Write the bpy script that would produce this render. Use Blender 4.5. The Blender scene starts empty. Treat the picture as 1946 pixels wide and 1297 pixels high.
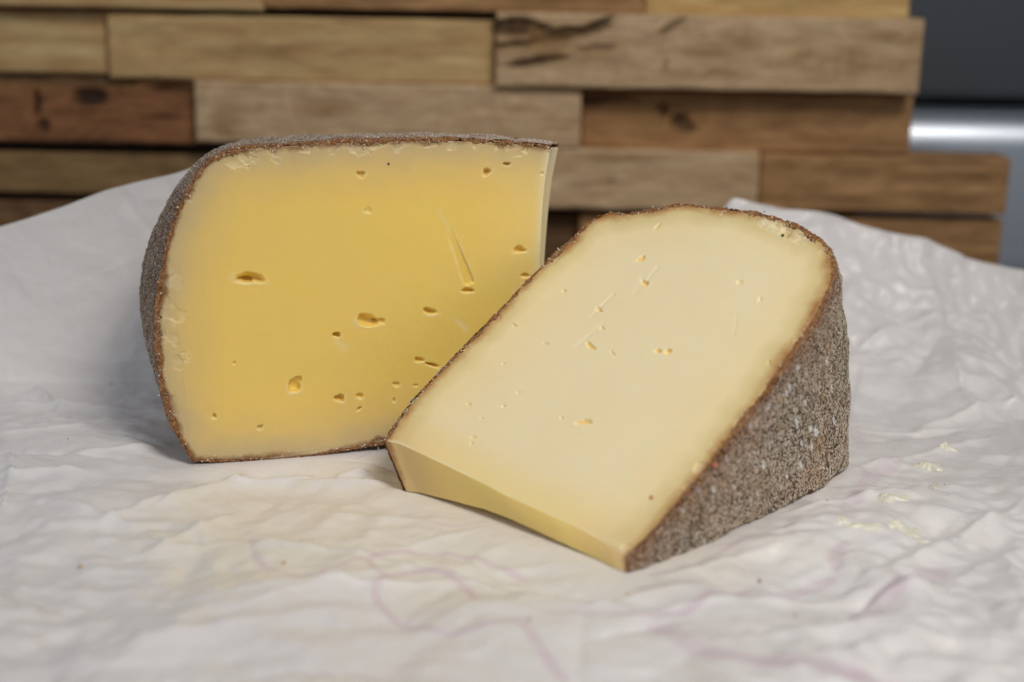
import bpy, math, random
import numpy as np
from mathutils import Vector, Matrix
S = 0.01                                    # everything is laid out in centimetres, built in metres
scn = bpy.context.scene
COL = scn.collection
rng = np.random.default_rng(11)
random.seed(5)

# ------------------------------------------------------------------ camera
CH, PITCH, ROLL, FPX = 16.0, math.radians(15), math.radians(1.0), 2703.0
X0 = np.array([1., 0, 0]); U0 = np.array([0, math.sin(PITCH), math.cos(PITCH)])
FW = np.array([0, math.cos(PITCH), -math.sin(PITCH)])
RT = math.cos(ROLL) * X0 + math.sin(ROLL) * U0
UP = -math.sin(ROLL) * X0 + math.cos(ROLL) * U0
CAMP = np.array([0, 0, CH])
cam = bpy.data.cameras.new('camera'); co = bpy.data.objects.new('camera', cam); COL.objects.link(co)
cam.lens = 50.0; cam.sensor_width = 36.0; cam.clip_start = 0.01; cam.clip_end = 50
co.matrix_world = Matrix(((RT[0], UP[0], -FW[0], CAMP[0]*S), (RT[1], UP[1], -FW[1], CAMP[1]*S),
                          (RT[2], UP[2], -FW[2], CAMP[2]*S), (0, 0, 0, 1)))
cam.dof.use_dof = True; cam.dof.focus_distance = 0.462; cam.dof.aperture_fstop = 6.0
cam.dof.aperture_blades = 0
scn.camera = co

# ------------------------------------------------------------------ light
w = bpy.data.worlds.new('World'); scn.world = w; w.use_nodes = True
bg = w.node_tree.nodes['Background']; bg.inputs[0].default_value = (0.72, 0.83, 1.0, 1); bg.inputs[1].default_value = 0.20
def area(name, loc, target, sx, sy, power, colr, spread=180):
    l = bpy.data.lights.new(name, 'AREA'); l.shape = 'RECTANGLE'; l.size = sx*S; l.size_y = sy*S
    l.energy = power; l.color = colr; l.spread = math.radians(spread)
    o = bpy.data.objects.new(name, l); COL.objects.link(o); o.location = Vector(loc)*S
    o.rotation_euler = (Vector(target) - Vector(loc)).to_track_quat('-Z', 'Y').to_euler()
    return o
area('ceiling_lamp', (40, -14, 86), (7, 39, 2), 34, 34, 1.06, (1.0, 0.955, 0.895), 64)
area('left_fill', (-95, -25, 75), (5, 46, 4), 80, 80, 2.35, (0.90, 0.93, 1.0))  # added unseen fill panel at left, lifts the tip strip and left rind
scn.view_settings.view_transform = 'Standard'; scn.view_settings.look = 'None'
scn.view_settings.exposure = 0.0; scn.view_settings.gamma = 1.0; scn.view_settings.use_curve_mapping = False
scn.cycles.max_bounces = 8; scn.cycles.diffuse_bounces = 4; scn.cycles.glossy_bounces = 3
scn.cycles.use_denoising = True

# ------------------------------------------------------------------ helpers: geometry
def ray(px, py):
    return FW*FPX + RT*(px-973.0) - UP*(py-648.5)
def on_ground(px, py, z=0.0):
    d = ray(px, py); t = (z-CH)/d[2]; return CAMP + d*t
def on_depth(px, py, y):
    d = ray(px, py); return CAMP + d*(y/d[1])
def on_plane(px, py, p0, n):
    d = ray(px, py); t = np.dot(p0-CAMP, n)/np.dot(d, n); return CAMP + d*t
def unit(v): return v/np.linalg.norm(v)
def spline(pts, n, closed=False):
    P = np.array(pts, float)
    E = np.vstack([2*P[0]-P[1], P, 2*P[-1]-P[-2]])
    out = []
    for i in range(len(P)-1):
        a, b, c, d = E[i], E[i+1], E[i+2], E[i+3]
        t = np.linspace(0, 1, 60, endpoint=False)[:, None]
        out.append(0.5*((2*b)+(-a+c)*t+(2*a-5*b+4*c-d)*t**2+(-a+3*b-3*c+d)*t**3))
    Q = np.vstack(out+[P[-1:]])
    L = np.r_[0, np.cumsum(np.linalg.norm(np.diff(Q, axis=0), axis=1))]
    s = np.linspace(0, L[-1], n)
    return np.stack([np.interp(s, L, Q[:, k]) for k in range(Q.shape[1])], 1)
def sm(a, b, x):
    t = np.clip((x-a)/(b-a), 0, 1); return t*t*(3-2*t)
_perm = np.random.default_rng(3).integers(0, 1 << 30, 4096)
def hsh(i, j, k, seed):
    h = _perm[(i*73 + seed*131) & 4095]; h = _perm[(h + j*157) & 4095]; h = _perm[(h + k*311) & 4095]
    return (h & 0xffff)/32767.5-1.0
def vnoise(P, scale, seed=0):
    Q = P*scale; I = np.floor(Q).astype(np.int64); f = Q-I; f = f*f*f*(f*(f*6-15)+10)
    r = 0
    for a in (0, 1):
        for b in (0, 1):
            for c in (0, 1):
                wgt = (f[..., 0] if a else 1-f[..., 0])*(f[..., 1] if b else 1-f[..., 1])*(f[..., 2] if c else 1-f[..., 2])
                r = r+wgt*hsh(I[..., 0]+a, I[..., 1]+b, I[..., 2]+c, seed)
    return r
def fbm(P, scale, seed=0, oct=3, gain=.5):
    r = 0; a = 1
    for o in range(oct):
        r = r+a*vnoise(P, scale*2.03**o, seed+o*7); a *= gain
    return r
def facet(P2, scale, seed):
    """linear noise on a triangular lattice: flat facets with sharp creases"""
    ang = seed*1.7; c, s = math.cos(ang), math.sin(ang)
    x = (P2[..., 0]*c-P2[..., 1]*s)*scale; y = (P2[..., 0]*s+P2[..., 1]*c)*scale
    u = x-y*0.57735; v = y*1.1547
    i = np.floor(u).astype(np.int64); j = np.floor(v).astype(np.int64); fu = u-i; fv = v-j
    h = lambda a, b: hsh(a, b, b*0, seed)
    up = fu+fv < 1
    lo = h(i, j)*(1-fu-fv)+h(i+1, j)*fu+h(i, j+1)*fv
    hi = h(i+1, j+1)*(fu+fv-1)+h(i+1, j)*(1-fv)+h(i, j+1)*(1-fu)
    return np.where(up, lo, hi)
def polydist(P, Q):
    """distance from each point P (n,d) to the polyline Q (m,d)"""
    best = np.full(len(P), 1e9)
    for a, b in zip(Q[:-1], Q[1:]):
        ab = b-a; L = max(np.dot(ab, ab), 1e-12)
        t = np.clip(((P-a)@ab)/L, 0, 1)
        d = np.linalg.norm(P-a-t[:, None]*ab, axis=1); best = np.minimum(best, d)
    return best
def mesh_obj(name, V, F, mat, parent=None, base=None, attrs=None, smooth=True, loc=None):
    """V in cm (world); base = the thing's origin in cm"""
    V = np.asarray(V, float); b = np.zeros(3) if base is None else np.asarray(base, float)
    W = ((V-b)*S).astype(np.float32)
    me = bpy.data.meshes.new(name)
    Q = [np.asarray(f) for f in F] if isinstance(F, list) else [np.asarray(F)]
    me.vertices.add(len(W)); me.vertices.foreach_set('co', W.ravel())
    loops = np.concatenate([q.ravel() for q in Q]).astype(np.int32)
    tot = np.concatenate([np.full(len(q), q.shape[1]) for q in Q]).astype(np.int32)
    me.loops.add(len(loops)); me.loops.foreach_set('vertex_index', loops)
    me.polygons.add(len(tot)); st = np.r_[0, np.cumsum(tot)[:-1]].astype(np.int32)
    me.polygons.foreach_set('loop_start', st); me.polygons.foreach_set('loop_total', tot)
    me.polygons.foreach_set('use_smooth', np.full(len(tot), smooth))
    me.update(calc_edges=True); me.validate()
    for k, a in (attrs or {}).items():
        at = me.attributes.new(k, 'FLOAT', 'POINT'); at.data.foreach_set('value', np.asarray(a, np.float32).ravel())
    me.materials.append(mat)
    o = bpy.data.objects.new(name, me); COL.objects.link(o)
    if parent is not None: o.parent = parent
    else: o.location = Vector(b)*S
    return o
def gridfaces(n, m, off=0, flip=False):
    i, j = np.meshgrid(np.arange(n-1), np.arange(m-1), indexing='ij')
    a = (i*m+j).ravel()+off
    q = np.stack([a, a+m, a+m+1, a+1], 1)
    return q[:, ::-1] if flip else q
def empty(name, base):
    o = bpy.data.objects.new(name, None); COL.objects.link(o); o.location = Vector(base)*S
    o.empty_display_size = .02
    return o
def tag(o, label=None, cat=None, group=None, kind=None):
    for k, v in (('label', label), ('category', cat), ('group', group), ('kind', kind)):
        if v: o[k] = v
    return o

# ------------------------------------------------------------------ helpers: materials
class MT:
    def __init__(self, name, rough=.5):
        self.m = bpy.data.materials.new(name); self.m.use_nodes = True
        self.t = self.m.node_tree; self.b = self.t.nodes['Principled BSDF']; self.out = self.t.nodes['Material Output']
        self.b.inputs['Roughness'].default_value = rough
    def n(self, typ, **k):
        x = self.t.nodes.new(typ)
        for a, v in k.items(): setattr(x, a, v)
        return x
    def l(self, a, b): self.t.links.new(a, b)
    def coord(self, scale=(100, 100, 100)):
        tc = self.n('ShaderNodeTexCoord'); mp = self.n('ShaderNodeMapping')
        self.l(tc.outputs['Object'], mp.inputs[0]); mp.inputs['Scale'].default_value = scale
        return mp.outputs[0]
    def noise(self, vec, scale, detail=3, rough=.5, dist=0):
        x = self.n('ShaderNodeTexNoise'); self.l(vec, x.inputs['Vector'])
        x.inputs['Scale'].default_value = scale; x.inputs['Detail'].default_value = detail
        x.inputs['Roughness'].default_value = rough; x.inputs['Distortion'].default_value = dist
        return x.outputs['Fac']
    def voro(self, vec, scale, feature='F1', out='Distance', rnd=1):
        x = self.n('ShaderNodeTexVoronoi', feature=feature); self.l(vec, x.inputs['Vector'])
        x.inputs['Scale'].default_value = scale; x.inputs['Randomness'].default_value = rnd
        return x.outputs[out]
    def ramp(self, fac, stops, interp='LINEAR'):
        x = self.n('ShaderNodeValToRGB'); self.l(fac, x.inputs[0]); cr = x.color_ramp; cr.interpolation = interp
        while len(cr.elements) < len(stops): cr.elements.new(0.5)
        for e, (p, c) in zip(cr.elements, stops):
            e.position = p; e.color = (c, c, c, 1) if isinstance(c, (int, float)) else (*c, 1)
        return x.outputs[0]
    def mix(self, fac, a, b, mode='MIX'):
        x = self.n('ShaderNodeMix', data_type='RGBA', blend_type=mode)
        for v, i in ((fac, 0), (a, 6), (b, 7)):
            if isinstance(v, (int, float)): x.inputs[i].default_value = v
            elif isinstance(v, tuple): x.inputs[i].default_value = (*v, 1)
            else: self.l(v, x.inputs[i])
        return x.outputs[2]
    def math(self, op, a, b=0.0, c=None):
        x = self.n('ShaderNodeMath', operation=op)
        for v, i in ((a, 0), (b, 1), (c, 2)):
            if v is None: continue
            if isinstance(v, (int, float)): x.inputs[i].default_value = v
            else: self.l(v, x.inputs[i])
        return x.outputs[0]
    def attr(self, name):
        x = self.n('ShaderNodeAttribute', attribute_name=name); return x.outputs['Fac']
    def set(self, inp, v):
        if isinstance(v, (int, float)): self.b.inputs[inp].default_value = v
        elif isinstance(v, tuple): self.b.inputs[inp].default_value = (*v, 1)
        else: self.l(v, self.b.inputs[inp])
    def bump(self, h, strength=.3, dist=.0005):
        x = self.n('ShaderNodeBump'); x.inputs['Strength'].default_value = strength
        x.inputs['Distance'].default_value = dist; self.l(h, x.inputs['Height']); self.l(x.outputs[0], self.b.inputs['Normal'])
    def disp(self, h, scale, mid=.5):
        x = self.n('ShaderNodeDisplacement'); x.inputs['Scale'].default_value = scale; x.inputs['Midlevel'].default_value = mid
        self.l(h, x.inputs['Height']); self.l(x.outputs[0], self.out.inputs['Displacement'])
        self.m.displacement_method = 'BOTH'

def paste_material(name, core, mid, edge, rindside, lit_pale, edge_w=1.0, sss=.0016):
    m = MT(name, .42); v = m.coord()
    d = m.attr('rind_distance'); nz = m.noise(v, .9, 3, .55)
    nf = m.noise(v, 6, 3, .6)
    dd = m.math('ADD', d, m.math('MULTIPLY', m.math('SUBTRACT', nz, .5), .75))
    dd = m.math('ADD', dd, m.math('MULTIPLY', m.math('SUBTRACT', nf, .5), .10))
    dd = m.math('MULTIPLY', dd, .3/edge_w)
    c = m.ramp(dd, [(0.012, rindside), (.065, edge), (.17, tuple(np.array(edge)*.75+np.array(mid)*.25)), (.36, tuple(np.array(edge)*.25+np.array(mid)*.75)), (.75, core)], 'LINEAR')
    c = m.mix(m.attr('lit_mix'), c, m.ramp(dd, [(0.0, rindside), (.05, (.58, .37, .155)), (.13, tuple(np.array(lit_pale)*np.array([.82, .80, .62]))), (.34, tuple(np.array(lit_pale)*np.array([.99, .98, .9]))), (.8, lit_pale)], 'LINEAR'))  # paler mix paints the sheen of lit faces into the colour
    # faint cloudy tone changes and pale flecks in the curd
    c = m.mix(m.ramp(m.noise(v, .35, 2, .5), [(.35, 0.0), (.7, .12)]), c, (.80, .60, .27))
    c = m.mix(m.attr('pale'), c, (.90, .80, .55))
    fl = m.voro(v, 2.3); flm = m.ramp(fl, [(.02, .85), (.055, 0.0)])
    gate = m.ramp(m.noise(v, .7, 2, .5), [(.50, 0.0), (.62, 1.0)])
    c = m.mix(m.math('MULTIPLY', m.math('MULTIPLY', flm, gate), .6), c, (.93, .86, .66))
    m.set('Base Color', c)
    m.set('Subsurface Weight', .75); m.b.inputs['Subsurface Radius'].default_value = (1.0, .80, .48)
    m.set('Subsurface Scale', sss)
    m.set('Roughness', m.ramp(m.noise(v, 3, 4, .6), [(.3, .34), (.7, .52)]))
    m.set('Specular IOR Level', .42)
    h = m.math('ADD', m.math('MULTIPLY', m.noise(v, 9, 5, .65), .6), m.math('MULTIPLY', flm, -.35))
    m.bump(h, .35, .00045)
    return m.m

def rind_material(name, dark, midc, tip, frost=.5, warm=(.33, .13, .04), green=.3, scale=1.0):
    m = MT(name, .85); v = m.coord()
    wv = m.n('ShaderNodeVectorMath', operation='MULTIPLY_ADD')
    nn = m.n('ShaderNodeTexNoise'); m.l(v, nn.inputs['Vector']); nn.inputs['Scale'].default_value = 6.0
    m.l(nn.outputs['Color'], wv.inputs[0]); wv.inputs[1].default_value = (.10, .10, .10); m.l(v, wv.inputs[2])
    vv = wv.outputs[0]
    st = m.n('ShaderNodeMapping'); m.l(vv, st.inputs[0]); st.inputs['Scale'].default_value = (1.15, 1.15, .62); vv = st.outputs[0]
    g1 = m.voro(vv, 16.5*scale); g2 = m.noise(vv, 38*scale, 3, .7)
    g3 = m.voro(vv, 8.0*scale)
    grain = m.math('ADD', m.math('MULTIPLY', m.math('SUBTRACT', .66, g1), 1.05), m.math('MULTIPLY', g2, .35)); grain = m.math('ADD', grain, m.math('MULTIPLY', m.math('SUBTRACT', .40, g3), .45))   # ~0.1..1
    big = m.noise(v, 1.1, 4, .6)
    gg = m.math('ADD', grain, m.math('MULTIPLY', m.math('SUBTRACT', big, .5), .5))
    c = m.ramp(gg, [(.20, dark), (.34, midc), (.52, tuple(np.array(midc)*.6+np.array(tip)*.4)), (.80, tip)])
    c2 = m.mix(m.ramp(m.noise(v, .8, 3, .5), [(.42, 0.0), (.62, green)]), c, (.17, .165, .10), 'MIX')
    c2 = m.mix(m.math('MULTIPLY', m.ramp(m.noise(v, .55, 4, .6, .5), [(.45, 0.0), (.62, .65)]), m.ramp(grain, [(.3, .25), (.7, 1.0)])), c2, (.46, .27, .15))
    # frosty mould: pale where the coarse noise is high
    fr = m.math('MULTIPLY', m.ramp(m.noise(v, .95, 5, .68), [(.42, .12), (.60, 1.0)]), m.ramp(grain, [(.34, 0.0), (.66, 1.0)]))
    c2 = m.mix(m.ramp(m.noise(v, 2.6, 3, .6), [(.60, 0.0), (.70, .55)]), c2, (.42, .27, .07)); c3 = m.mix(m.math('MULTIPLY', fr, frost), c2, (.74, .71, .66))
    sp = m.attr('mould_spot'); c3 = m.mix(m.math('MULTIPLY', sp, m.ramp(grain, [(.2, .7), (.5, 1.0)])), c3, (.85, .84, .82))
    wz = m.math('MULTIPLY', m.attr('warm_zone'), m.ramp(m.noise(v, 1.6, 3, .6), [(.3, .35), (.65, 1.0)]))
    c3 = m.mix(m.math('MULTIPLY', wz, .8), c3, m.ramp(grain, [(.25, (.10, .035, .015)), (.5, (.34, .16, .08)), (.8, (.62, .40, .26))]))
    ed = m.attr('cut_rim'); nr = m.noise(v, 7, 3, .6)
    e2 = m.math('MULTIPLY', ed, m.ramp(nr, [(.25, .45), (.6, 1.0)]))
    wc = m.ramp(nr, [(.3, tuple(np.array(warm)*.5)), (.5, warm), (.72, (.50, .30, .12))])
    c4 = m.mix(e2, c3, wc)
    m.set('Base Color', c4); m.set('Specular IOR Level', .25)
    m.set('Roughness', m.ramp(grain, [(.3, .9), (.9, .6)]))
    m.disp(m.math('MULTIPLY', m.math('ADD', grain, m.math('MULTIPLY', big, .9)), 1.0), .0007, .95)
    return m.m

YEL = dict(core=(.95, .67, .14), mid=(.90, .64, .16), edge=(.66, .51, .27), rindside=(.27, .125, .045))
M_paste_yellow = paste_material('cheese_paste_yellow', lit_pale=(.88, .75, .44), edge_w=.82, **YEL)
M_paste_cream = paste_material('cheese_paste_cream', core=(.97, .70, .24), mid=(.84, .62, .24), edge=(.72, .52, .24),
                               rindside=(.40, .19, .06), lit_pale=(.93, .78, .50), edge_w=.85, sss=.0008)  # paler tones imitate top light glancing off the tilted cut
M_rind_grey = rind_material('rind_mouldy_grey', (.18, .10, .06), (.46, .34, .24), (.86, .81, .74), frost=.85, green=.25)
M_rind_side = rind_material('rind_speckled_brown', (.085, .045, .026), (.45, .33, .215), (.88, .82, .72), frost=1.0, green=.28)

# ------------------------------------------------------------------ wedge builder
def coons(B, R, T, L):
    """B: c00->c10, R: c10->c11, T: c01->c11, L: c00->c01"""
    n, m = len(B), len(L); u = np.linspace(0, 1, n)[:, None, None]; v = np.linspace(0, 1, m)[None, :, None]
    B_, T_, L_, R_ = B[:, None], T[:, None], L[None], R[None]
    return (1-v)*B_+v*T_+(1-u)*L_+u*R_-((1-u)*(1-v)*B[0]+u*(1-v)*B[-1]+(1-u)*v*T[0]+u*v*T[-1])

def eye_field(P2, eyes):
    """P2 (n,2) positions on the cut face in cm; eyes: (cx,cy,rx,ry,angle,depth,irregularity,seed)"""
    h = np.zeros(len(P2)); pale = np.zeros(len(P2))
    for cx, cy, rx, ry, an, dep, irr, sd in eyes:
        dep *= .72; irr *= .75; rx *= .88; ry *= .95
        near = (np.abs(P2[:, 0]-cx) < 3*max(rx, ry)) & (np.abs(P2[:, 1]-cy) < 3*max(rx, ry))
        q = P2[near]-np.array([cx, cy]); c, s = math.cos(an), math.sin(an)
        x = (q[:, 0]*c+q[:, 1]*s)/rx; y = (-q[:, 0]*s+q[:, 1]*c)/ry
        th = np.arctan2(y, x)
        r = np.hypot(x, y)/(1+irr*(.55*np.sin(2*th+sd)+.45*np.sin(3*th+sd*2.3)+.20*np.sin(5*th+sd*3.1)+.08*np.sin(9*th+sd)))
        q3 = np.c_[P2[near], np.full(near.sum(), sd)]
        r = r+.09*vnoise(q3, 7.0, 5)
        wall = .16 + .10*np.clip(.12/min(rx, ry), 0, 1)
        prof = 1-sm(1-wall*1.3, 1+wall*.7, r)
        bowl = prof*(.50+.50*np.clip(1-r*r, 0, 1)+.05*vnoise(q3, 3, 9))
        lip = np.exp(-((r-1.2)/.16)**2)*.05*min(1, ry/.2)*np.clip(.3+.7*np.sin(-th), 0, 1)
        h[near] += -dep*bowl+lip*dep*1.3
        ring = np.exp(-((r-1.28)/.26)**2)*np.clip(.35-.75*np.sin(th), .08, 1)*(.55+.45*vnoise(q3, 7, 3))
        pale[near] = np.maximum(pale[near], .65*np.clip(ring, 0, 1))
    return h, pale

# ================================================================== FRONT WEDGE (lies on one cut, other cut faces up)
Lg = on_ground(772, 934); Ag = on_ground(1190, 1088); Rg = on_ground(1602, 893)
P1 = on_depth(731, 838, Lg[1]+.50); P2_ = on_depth(1192, 1056, Ag[1]+.35)
back_dir = unit(np.array([-(Ag-Lg)[1], (Ag-Lg)[0], 0])); back_dir = -back_dir if back_dir[1] < 0 else back_dir
R_len = np.linalg.norm((Rg-Ag)[:2])
Ptop = on_depth(1584, 485, Rg[1]-1.15)
nF = unit(np.cross(P2_-P1, Ptop-P1)); nF = nF if nF[2] > 0 else -nF
# hinge = face plane with the ground
hd = unit(np.cross(nF, np.array([0, 0, 1.]))); hd = hd if hd[0] > 0 else -hd
h0 = P1-nF*0; gslope = unit(np.cross(nF, hd)); gslope = gslope if gslope[2] > 0 else -gslope
h0 = P1-gslope*(P1[2]/gslope[2])
alpha = math.atan2(gslope[2], np.hypot(gslope[0], gslope[1])); gd = unit(np.array([gslope[0], gslope[1], 0]))
print('FRONT alpha', math.degrees(alpha), 'Lg', Lg, 'Ag', Ag, 'Rg', Rg, 'P1', P1, 'P2', P2_, 'Ptop', Ptop, 'len', R_len)
pl = lambda pts: np.array([on_plane(x, y, P1, nF) for x, y in pts])
NB, NL = 420, 520
f_bot = spline(pl([(731, 838), (755, 842), (781, 853), (841, 881), (905, 912), (968, 944), (1010, 963), (1054, 983), (1100, 1004), (1140, 1026), (1168, 1045), (1192, 1056)]), NB)
f_right = spline(pl([(1192, 1056), (1222, 1026), (1262, 983), (1305, 931), (1350, 878), (1400, 812), (1450, 745), (1500, 675), (1541, 612), (1568, 560), (1581, 522), (1580, 490)]), NL)
f_top = spline(pl([(1158, 406), (1200, 407), (1240, 401), (1290, 391), (1340, 395), (1395, 401), (1450, 410), (1500, 426), (1545, 451), (1568, 468), (1580, 490)]), NB)
f_left = spline(pl([(731, 838), (752, 806), (795, 752), (848, 696), (898, 646), (950, 592), (1003, 535), (1040, 499), (1062, 478), (1090, 454), (1128, 419), (1158, 406)]), NL)

def front_sweep(P, w):
    """P (n,3) on the face plane; w 0 = face, 1 = ground cut"""
    q = P-h0; u = q@hd; r = q@gslope
    ang = alpha*(1-w)
    d = np.cos(ang)[..., None]*gd+np.sin(ang)[..., None]*np.array([0, 0, 1.])
    return h0+u[..., None]*hd+r[..., None]*d
tri_src = [P1, P2_, f_right[int(NL*.93)]]
S3 = np.array([front_sweep(p[None], np.ones(1))[0][:2] for p in tri_src]); D3 = np.array([Lg[:2], Ag[:2], Rg[:2]])
AM = np.linalg.solve(np.c_[S3, np.ones(3)], D3)
print('bottom before correction', S3, 'target', D3)
def front_full(P, w):
    w = np.broadcast_to(w, P.shape[:-1])
    X = front_sweep(P, w)
    b = front_sweep(P, np.ones_like(w)); c2 = np.concatenate([b[..., :2], np.ones(b.shape[:-1]+(1,))], -1)@AM
    corr = np.concatenate([c2-b[..., :2], np.zeros(b.shape[:-1]+(1,))], -1)
    X = X+corr*(w**1.0)[..., None]
    bl = (1-sm(3.5, 7.0, (P-h0)@gslope))[..., None]; X = X*(1-bl)+bl*(P*(1-w[..., None])+(b+corr)*w[..., None])
    q = P-h0; rr_ = q@gslope; X[..., 2] += np.clip(w, 0, 1)**8*.16*np.clip(fbm(P, .55, 19, 3)+.1, 0, 1)*sm(2.6, 3.6, rr_)*(1-sm(11, 12.5, rr_))
    return X

def wedge(base, sides, rind_idx, sweep, nK, face_n, eyes, mp, mr, names, face_extra=None, rind_extra=None, lit_fn=None, rind_t=.13, wpow=1.0, side_extra=None):
    """sides: B,R,T,L of the cut face. builds paste (closed) and rind (solid shell)"""
    B, R, T, L = sides; n, m = len(B), len(L)
    G = coons(B, R, T, L); flat = G.reshape(-1, 3)
    ax = unit(B[-1]-B[0]); ay = unit(np.cross(face_n, ax)); ay = ay if ay[2] > 0 else -ay
    O = B[0]; P2 = np.c_[(flat-O)@ax, (flat-O)@ay]
    rl = rind_idx(B, R, T, L); rl2 = np.c_[(rl-O)@ax, (rl-O)@ay][::6]
    rd = polydist(P2, rl2)
    eyes2 = []
    for e in eyes:
        p = on_plane(e[0], e[1], O, face_n); k = np.dot(p-CAMP, FW)/FPX
        # angle / size given in picture pixels
        a = -math.radians(e[4]); p2 = on_plane(e[0]+10*math.cos(a), e[1]-10*math.sin(a), O, face_n)
        an = math.atan2((p2-p)@ay, (p2-p)@ax)
        rx = e[2]/10*np.linalg.norm(p2-p)
        p3 = on_plane(e[0]-10*math.sin(a), e[1]-10*math.cos(a), O, face_n); ry = e[3]/10*np.linalg.norm(p3-p)
        eyes2.append(((p-O)@ax, (p-O)@ay, rx, ry, an, e[5], e[6], e[7]))
    h, pale = eye_field(P2, eyes2)
    h += .012*fbm(flat, .45, 21, 2)+.0035*fbm(flat, 3.0, 33, 2)
    # crumbly broken band next to the rind
    ci = (facet(P2*1.0+.12*np.c_[fbm(flat, 2.5, 8, 2), fbm(flat, 2.5, 12, 2)], 2.6, 4))
    chip = sm(.28, .34, ci)*(1-sm(.16, .34, rd+.10*vnoise(flat, 1.6, 44)))*sm(-.05, .25, vnoise(flat, .55, 61))
    h -= .045*chip
    pale = np.maximum(pale, .22*chip*(.5+.5*vnoise(flat, 6, 2)))
    if face_extra is not None:
        dh, dp = face_extra(P2, flat, rd, ax, ay, O); h += dh; pale = np.maximum(pale, dp)
    bd = np.ones((n, m), bool); bd[1:-1, 1:-1] = False; bd = bd.ravel()
    # round off the arris towards every border
    per2 = np.c_[(np.vstack([B, R, T[::-1], L[::-1]])-O)@ax, (np.vstack([B, R, T[::-1], L[::-1]])-O)@ay][::6]
    ed = polydist(P2, per2); h = h*sm(0, .08, ed)
    h -= .018*np.clip(1-ed/.06, 0, 1)**2
    V = flat+h[:, None]*face_n
    # perimeter ring order: B, R, T reversed, L reversed
    idx = np.arange(n*m).reshape(n, m)
    ring = np.concatenate([idx[:, 0], idx[-1, 1:], idx[::-1, -1][1:], idx[0, ::-1][1:-1]])
    PR = flat[ring]; nr = len(ring)
    ws = np.linspace(0, 1, nK+1)**wpow
    side = []
    for k, w_ in enumerate(ws[1:]):
        X = sweep(PR, np.full(nr, w_))
        if side_extra is not None: X = side_extra(X, PR, w_, nr, n, m)
        side.append(X)
    VS = np.vstack(side)
    off = n*m
    ringid = np.vstack([ring]+[off+k*nr+np.arange(nr) for k in range(nK)])       # (nK+1, nr)
    a = ringid[:-1]; b_ = ringid[1:]
    q = np.stack([a, b_, np.roll(b_, -1, 1), np.roll(a, -1, 1)], -1).reshape(-1, 4)
    cen = off+nK*nr
    cap = np.stack([np.full(nr, cen), np.roll(ringid[-1], -1), ringid[-1]], 1)
    Vall = np.vstack([V, VS, side[-1].mean(0)[None]])
    fr = gridfaces(n, m)
    # orientation of the front grid
    e = np.cross(flat[m]-flat[0], flat[1]-flat[0]); 
    if e@face_n < 0: fr = fr[:, ::-1]; 
    rds = np.r_[rd, np.tile(rd[ring]*0+polydist(P2[ring], rl2)+0, nK), 1.0]
    lit_pale = np.r_[lit_fn(P2, flat, h, ed) if lit_fn else np.zeros(n*m), np.zeros(nK*nr+1)]
    pl_ = np.r_[pale, np.full(nK*nr+1, .55 if rind_extra is None else 0.0)]  # back wedge's side facet painted paler so it looks lit
    root = empty(names[0], base); ncap = len(cap)
    po = mesh_obj('paste', Vall, [fr, q, cap], mp, root, base, dict(rind_distance=rds, lit_mix=lit_pale, pale=pl_))
    # fix normals consistently
    import bmesh
    bm = bmesh.new(); bm.from_mesh(po.data); bmesh.ops.recalc_face_normals(bm, faces=bm.faces); bm.faces.ensure_lookup_table()
    for f_ in bm.faces[-ncap:]: f_.smooth = False
    bm.to_mesh(po.data); bm.free()
    # ---- rind
    ns = len(rl); wk = np.linspace(0, 1, nK+1)**wpow
    Sg = np.stack([sweep(rl, np.full(ns, w_)) for w_ in wk], 1)          # (ns, nK+1, 3)
    ds = np.gradient(Sg, axis=0); dk = np.gradient(Sg, axis=1)
    N = np.cross(ds, dk); N /= np.maximum(np.linalg.norm(N, axis=-1, keepdims=True), 1e-9)
    cen3 = flat.mean(0)*.5+side[-1].mean(0)*.5
    sgn = np.sign(((Sg-cen3)*N).sum(-1).mean()); N *= sgn
    th = rind_t*(1+.50*vnoise(Sg, .9, 3)+.30*vnoise(Sg, 3.5, 13))
    out = Sg+N*th[..., None]
    if side_extra is not None: pass
    fn = face_n
    rows = []; rim = []
    # rim at the cut face: from just inside the paste, over a crumbly ledge, to the outer skin
    T0 = th[:, 0]; jag = .05*vnoise(rl, 5.5, 71)+.045*vnoise(rl, 14, 72)+.05*vnoise(rl, 1.7, 74)
    inward = -N[:, 0]
    for f_, zf, rr in ((-.55, -.10, 1), (-.42, -.012, 1), (-.25, .012, 1), (0.0, .018, 1), (.3, .022, 1), (.6, .016, .9), (.85, -.004, .75)):
        o_ = T0*f_ + (jag if f_ < 0 else jag*(.3 if f_ < .2 else 0))
        rows.append(rl-inward*o_[:, None]+fn*(zf+.010*vnoise(rl+f_*3, 9, 75))[:, None]); rim.append(np.full(ns, rr))
    inner0 = len(rows)
    for k in range(nK+1):
        x = out[:, k].copy()
        if k == 0: x = x-fn*.035
        rows.append(x); rim.append(np.clip(.55*math.exp(-k*0.0), 0, 1)*np.exp(-np.linalg.norm(Sg[:, k]-Sg[:, 0], axis=1)/.20))
    if rind_extra is not None: rim = [np.maximum(r_, rind_extra) for r_ in rim]
    # closing ledge at the far cut
    for f_ in (.6, .1, -.4):
        rows.append(Sg[:, -1]+N[:, -1]*(th[:, -1]*f_)[:, None]); rim.append(np.full(ns, .8))
    RV = np.stack(rows, 1); nrw = RV.shape[1]
    warm = np.exp(-np.maximum(0, (RV-rl[:, None])@(-fn)-.0)/.55)
    spots = names[2](RV.reshape(-1, 3)) if len(names) > 2 else np.zeros(ns*nrw)
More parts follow.
